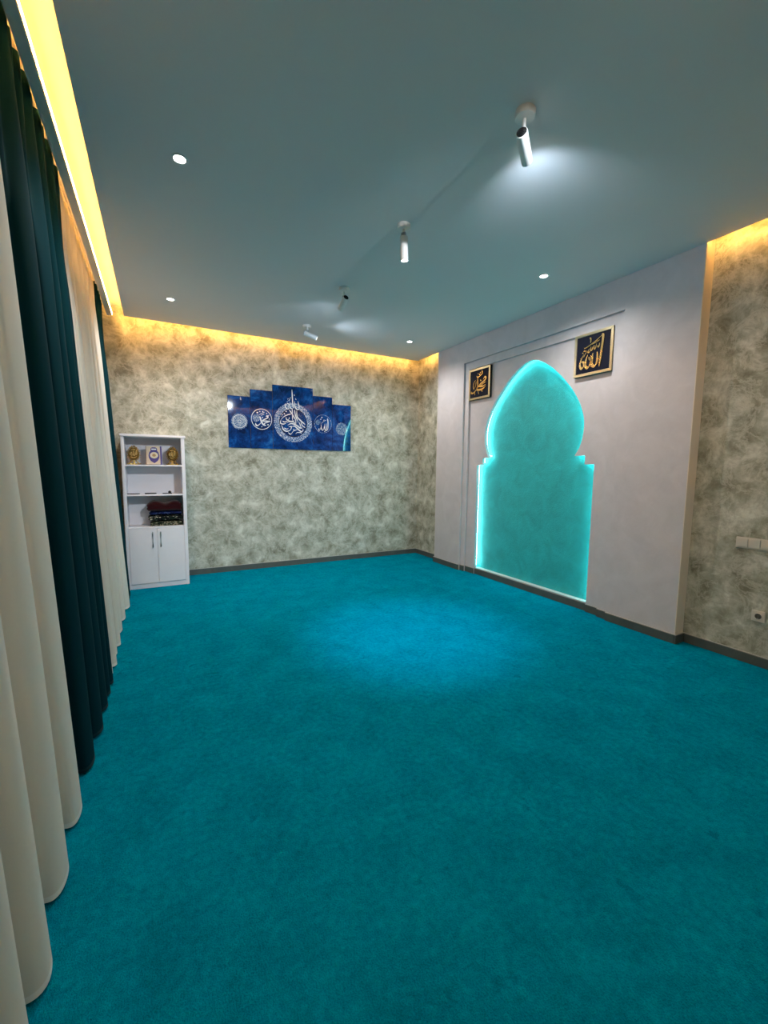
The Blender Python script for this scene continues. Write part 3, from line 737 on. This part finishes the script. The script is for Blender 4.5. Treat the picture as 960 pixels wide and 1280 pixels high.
# spray of fine scrollwork on the right of the ring's centre
bm = bmesh.new()
for i in range(60):
    a = random.uniform(-0.9, 1.05); r = random.uniform(0.06, 0.165)
    p = (cx+r*math.cos(a), cz+r*math.sin(a)); q = random.uniform(0, 6.28); l = 0.012
    stroke(bm, [p, (p[0]+l*math.cos(q), p[1]+l*math.sin(q)), (p[0]+l*1.2*math.cos(q+0.9), p[1]+l*1.2*math.sin(q+0.9))], 0.005, wal, 0, 0.0005, 0.9, 4)
link('scrollwork', bm, M_LACE2, PO[2])
K3 = [([(450, 180), (458, 330), (466, 460), (480, 530)], 0.022), ([(500, 400), (508, 500), (545, 555), (585, 540), (578, 470), (560, 400)], 0.018),
      ([(460, 540), (430, 535), (412, 490), (415, 410)], 0.017), ([(400, 540), (365, 545), (330, 510), (325, 440)], 0.017), ([(335, 475), (365, 440), (395, 470), (370, 515)], 0.014),
      ([(400, 400), (415, 340), (430, 330)], 0.012), ([(370, 370), (380, 345)], 0.012), ([(490, 270), (500, 300)], 0.010), ([(515, 350), (530, 375)], 0.010), ([(345, 420), (420, 360)], 0.008),
      ([(455, 530), (460, 640), (462, 760)], 0.020), ([(500, 560), (515, 660), (560, 780)], 0.020), ([(540, 580), (550, 690), (620, 770), (700, 840)], 0.020), ([(400, 560), (440, 620), (480, 680), (530, 770)], 0.018),
      ([(245, 745), (300, 690), (370, 655), (440, 640)], 0.022), ([(245, 745), (235, 810), (290, 830), (345, 810)], 0.020), ([(270, 770), (320, 790), (390, 740), (400, 700)], 0.018), ([(340, 700), (350, 740), (420, 775), (500, 765)], 0.016),
      ([(350, 800), (400, 785), (480, 790), (515, 830)], 0.018), ([(370, 850), (440, 820), (530, 850), (600, 900), (650, 905)], 0.022), ([(255, 850), (290, 930), (350, 965), (420, 940), (440, 880), (390, 880)], 0.022),
      ([(300, 900), (350, 925), (385, 910)], 0.016), ([(440, 880), (500, 870), (560, 920), (620, 970), (655, 960), (660, 920)], 0.020), ([(380, 990), (430, 1020), (480, 960), (560, 930)], 0.018),
      ([(520, 1020), (545, 990), (600, 990), (640, 1000)], 0.014), ([(620, 800), (650, 860), (700, 900)], 0.014), ([(580, 790), (610, 850), (620, 890)], 0.014), ([(260, 660), (290, 640)], 0.014), ([(330, 580), (350, 600)], 0.014),
      ([(300, 620), (320, 650)], 0.012), ([(520, 740), (525, 830)], 0.014), ([(480, 920), (490, 950)], 0.012), ([(250, 690), (270, 670)], 0.012)]
bm = bmesh.new()
for p, w in K3: stroke(bm, pw(p, 335, 475, 15.06), w*0.85, wal, 0, 0.0010, 0.9, 6)
link('script', bm, M_INK, PO[2])['label'] = 'tall white interlaced script'

# ------------------------------------------------------------------ two gilt frames on the arch wall
def script_frame(ymax, ymin, z0, z1, strokes, dots, label):
    x = RP+0.05; t = thing('script_frame', label, 'picture frame', (x, (ymin+ymax)/2, z0), group='gilt framed scripts beside the arch')
    hw = (ymax-ymin)/2; hh = z1-z0
    fn = lambda a, b, d: Vector((-d, hw-a, b))        # a from the far edge towards the near edge
    bm = bmesh.new(); box(bm, -0.030, 0.0, -hw, hw, 0, hh, 0.002); link('deep_back', bm, M_BLACK, t)
    bm = bmesh.new(); prism(bm, [(0.02, 0.02), (2*hw-0.02, 0.02), (2*hw-0.02, hh-0.02), (0.02, hh-0.02)], fn, 0.030, 0.0315); link('backing', bm, M_NAVY, t)['label'] = 'dark navy field'
    w = 0.026
    for q in ([(0, 0), (2*hw, 0), (2*hw-w, w), (w, w)], [(0, hh), (w, hh-w), (2*hw-w, hh-w), (2*hw, hh)], [(0, 0), (w, w), (w, hh-w), (0, hh)], [(2*hw, 0), (2*hw, hh), (2*hw-w, hh-w), (2*hw-w, w)]):
        bm = bmesh.new(); prism(bm, q, fn, 0.030, 0.038); bmesh.ops.recalc_face_normals(bm, faces=bm.faces)
        bmesh.ops.bevel(bm, geom=bm.edges[:], offset=0.002, segments=1, affect='EDGES'); link('frame_bar', bm, M_GOLDF, t)
    iw, ih = 2*hw-2*w, hh-2*w
    g = lambda u, v, d: Vector((-d, hw-(w+u*iw), w+v*ih))
    bm = bmesh.new()
    for s, ww in strokes: stroke(bm, s, ww, g, 0.0315, 0.040, 0.9, 8)
    for u, v, r in dots: diamond(bm, u, v, r, g, 0.0315, 0.038)
    link('raised_script', bm, M_GOLD, t)['label'] = 'raised gold script'
ALLAH = [([(0.76, 0.95), (0.79, 0.84), (0.76, 0.5), (0.72, 0.10)], 0.085), ([(0.64, 0.50), (0.655, 0.30), (0.62, 0.17), (0.56, 0.135), (0.50, 0.20), (0.50, 0.36), (0.515, 0.50)], 0.085),
         ([(0.46, 0.44), (0.46, 0.26), (0.41, 0.15), (0.35, 0.135), (0.30, 0.21), (0.315, 0.36), (0.36, 0.48)], 0.08), ([(0.24, 0.52), (0.16, 0.38), (0.13, 0.24), (0.18, 0.14), (0.25, 0.20), (0.24, 0.30), (0.17, 0.33)], 0.07),
         ([(0.24, 0.66), (0.40, 0.72), (0.60, 0.81), (0.74, 0.90)], 0.04), ([(0.45, 0.73), (0.58, 0.76), (0.70, 0.80)], 0.03), ([(0.40, 0.93), (0.43, 0.88), (0.43, 0.78)], 0.045),
         ([(0.70, 0.72), (0.68, 0.62), (0.64, 0.66)], 0.045), ([(0.61, 0.72), (0.58, 0.60), (0.54, 0.62), (0.54, 0.70)], 0.045), ([(0.50, 0.67), (0.48, 0.58), (0.44, 0.60), (0.45, 0.68)], 0.045),
         ([(0.40, 0.64), (0.36, 0.56), (0.40, 0.54), (0.42, 0.58)], 0.045), ([(0.33, 0.60), (0.27, 0.50), (0.23, 0.44)], 0.05), ([(0.40, 0.42), (0.42, 0.32)], 0.04), ([(0.22, 0.60), (0.30, 0.60)], 0.035)]
MUHAMMAD = [([(0.72, 0.60), (0.82, 0.68), (0.87, 0.60), (0.72, 0.52), (0.56, 0.45), (0.52, 0.40)], 0.085), ([(0.88, 0.50), (0.74, 0.46), (0.60, 0.40)], 0.05),
            ([(0.88, 0.36), (0.78, 0.29), (0.62, 0.25), (0.42, 0.27), (0.40, 0.34), (0.50, 0.39), (0.70, 0.36), (0.86, 0.40)], 0.085), ([(0.42, 0.74), (0.43, 0.58), (0.44, 0.40), (0.36, 0.28), (0.20, 0.18), (0.09, 0.20), (0.07, 0.26)], 0.075),
            ([(0.33, 0.66), (0.22, 0.56), (0.20, 0.40), (0.24, 0.30)], 0.05), ([(0.34, 0.60), (0.33, 0.46), (0.28, 0.34)], 0.04), ([(0.36, 0.80), (0.42, 0.74), (0.54, 0.76), (0.70, 0.84)], 0.05),
            ([(0.66, 0.94), (0.67, 0.84)], 0.05), ([(0.50, 0.84), (0.56, 0.80)], 0.04), ([(0.58, 0.62), (0.62, 0.56)], 0.05), ([(0.28, 0.20), (0.30, 0.08)], 0.045), ([(0.46, 0.22), (0.52, 0.10)], 0.045), ([(0.64, 0.20), (0.72, 0.17)], 0.04)]
MUHAMMAD = [(p, w*0.92) for p, w in MUHAMMAD]
script_frame(4.452, 4.058, 2.283, 2.670, MUHAMMAD, [(0.56, 0.88, 0.03), (0.44, 0.86, 0.025)], 'square gilt frame with knotted gold script on the far side of the arch')
script_frame(2.866, 2.468, 2.286, 2.680, ALLAH, [(0.20, 0.56, 0.025), (0.25, 0.68, 0.022)], 'square gilt frame with upright gold letters on the switch side of the arch')

# ------------------------------------------------------------------ switches and socket
t = thing('switch_plate', 'row of ivory rocker switches on the mottled wall', 'light switch', (RW, 1.467, 0.834))
bm = bmesh.new(); box(bm, -0.010, 0.0, -0.297, 0.0, 0, 0.080, 0.003); link('plate', bm, M_SWITCH, t)
for k in range(4):
    y1 = -0.008-k*0.0705
    bm = bmesh.new(); box(bm, -0.015, -0.009, y1-0.066, y1, 0.010, 0.072, 0.002); rk = link('rocker', bm, M_SWITCH, t)
t = thing('wall_socket', 'single ivory power socket low on the mottled wall', 'socket', (RW, 1.295, 0.321))
bm = bmesh.new(); box(bm, -0.010, 0.0, -0.040, 0.040, 0, 0.080, 0.003); link('plate', bm, M_SWITCH, t)
bm = bmesh.new(); lathe(bm, [(0.024, 0.0), (0.024, 0.003), (0.0205, 0.003), (0.0195, -0.0)], (-0.010, 0, 0.040), (-1, 0, 0), 28); link('collar', bm, M_SWITCH, t, 40)
bm = bmesh.new(); lathe(bm, [(0.0, 0.0006), (0.0195, 0.0006)], (-0.010, 0, 0.040), (-1, 0, 0), 28); wl = link('well', bm, mat('socket_well', (0.10, 0.095, 0.08), 0.5), t)
for s in (-1, 1):
    bm = bmesh.new(); lathe(bm, [(0.0, 0.0014), (0.0028, 0.0014), (0.003, 0.0006)], (-0.010, s*0.0095, 0.040), (-1, 0, 0), 12); link('pin_hole', bm, M_BLACK, wl)
bm = bmesh.new(); box(bm, -0.0125, -0.0104, -0.003, 0.003, 0.021, 0.027); link('earth_clip', bm, M_CHROME, wl)
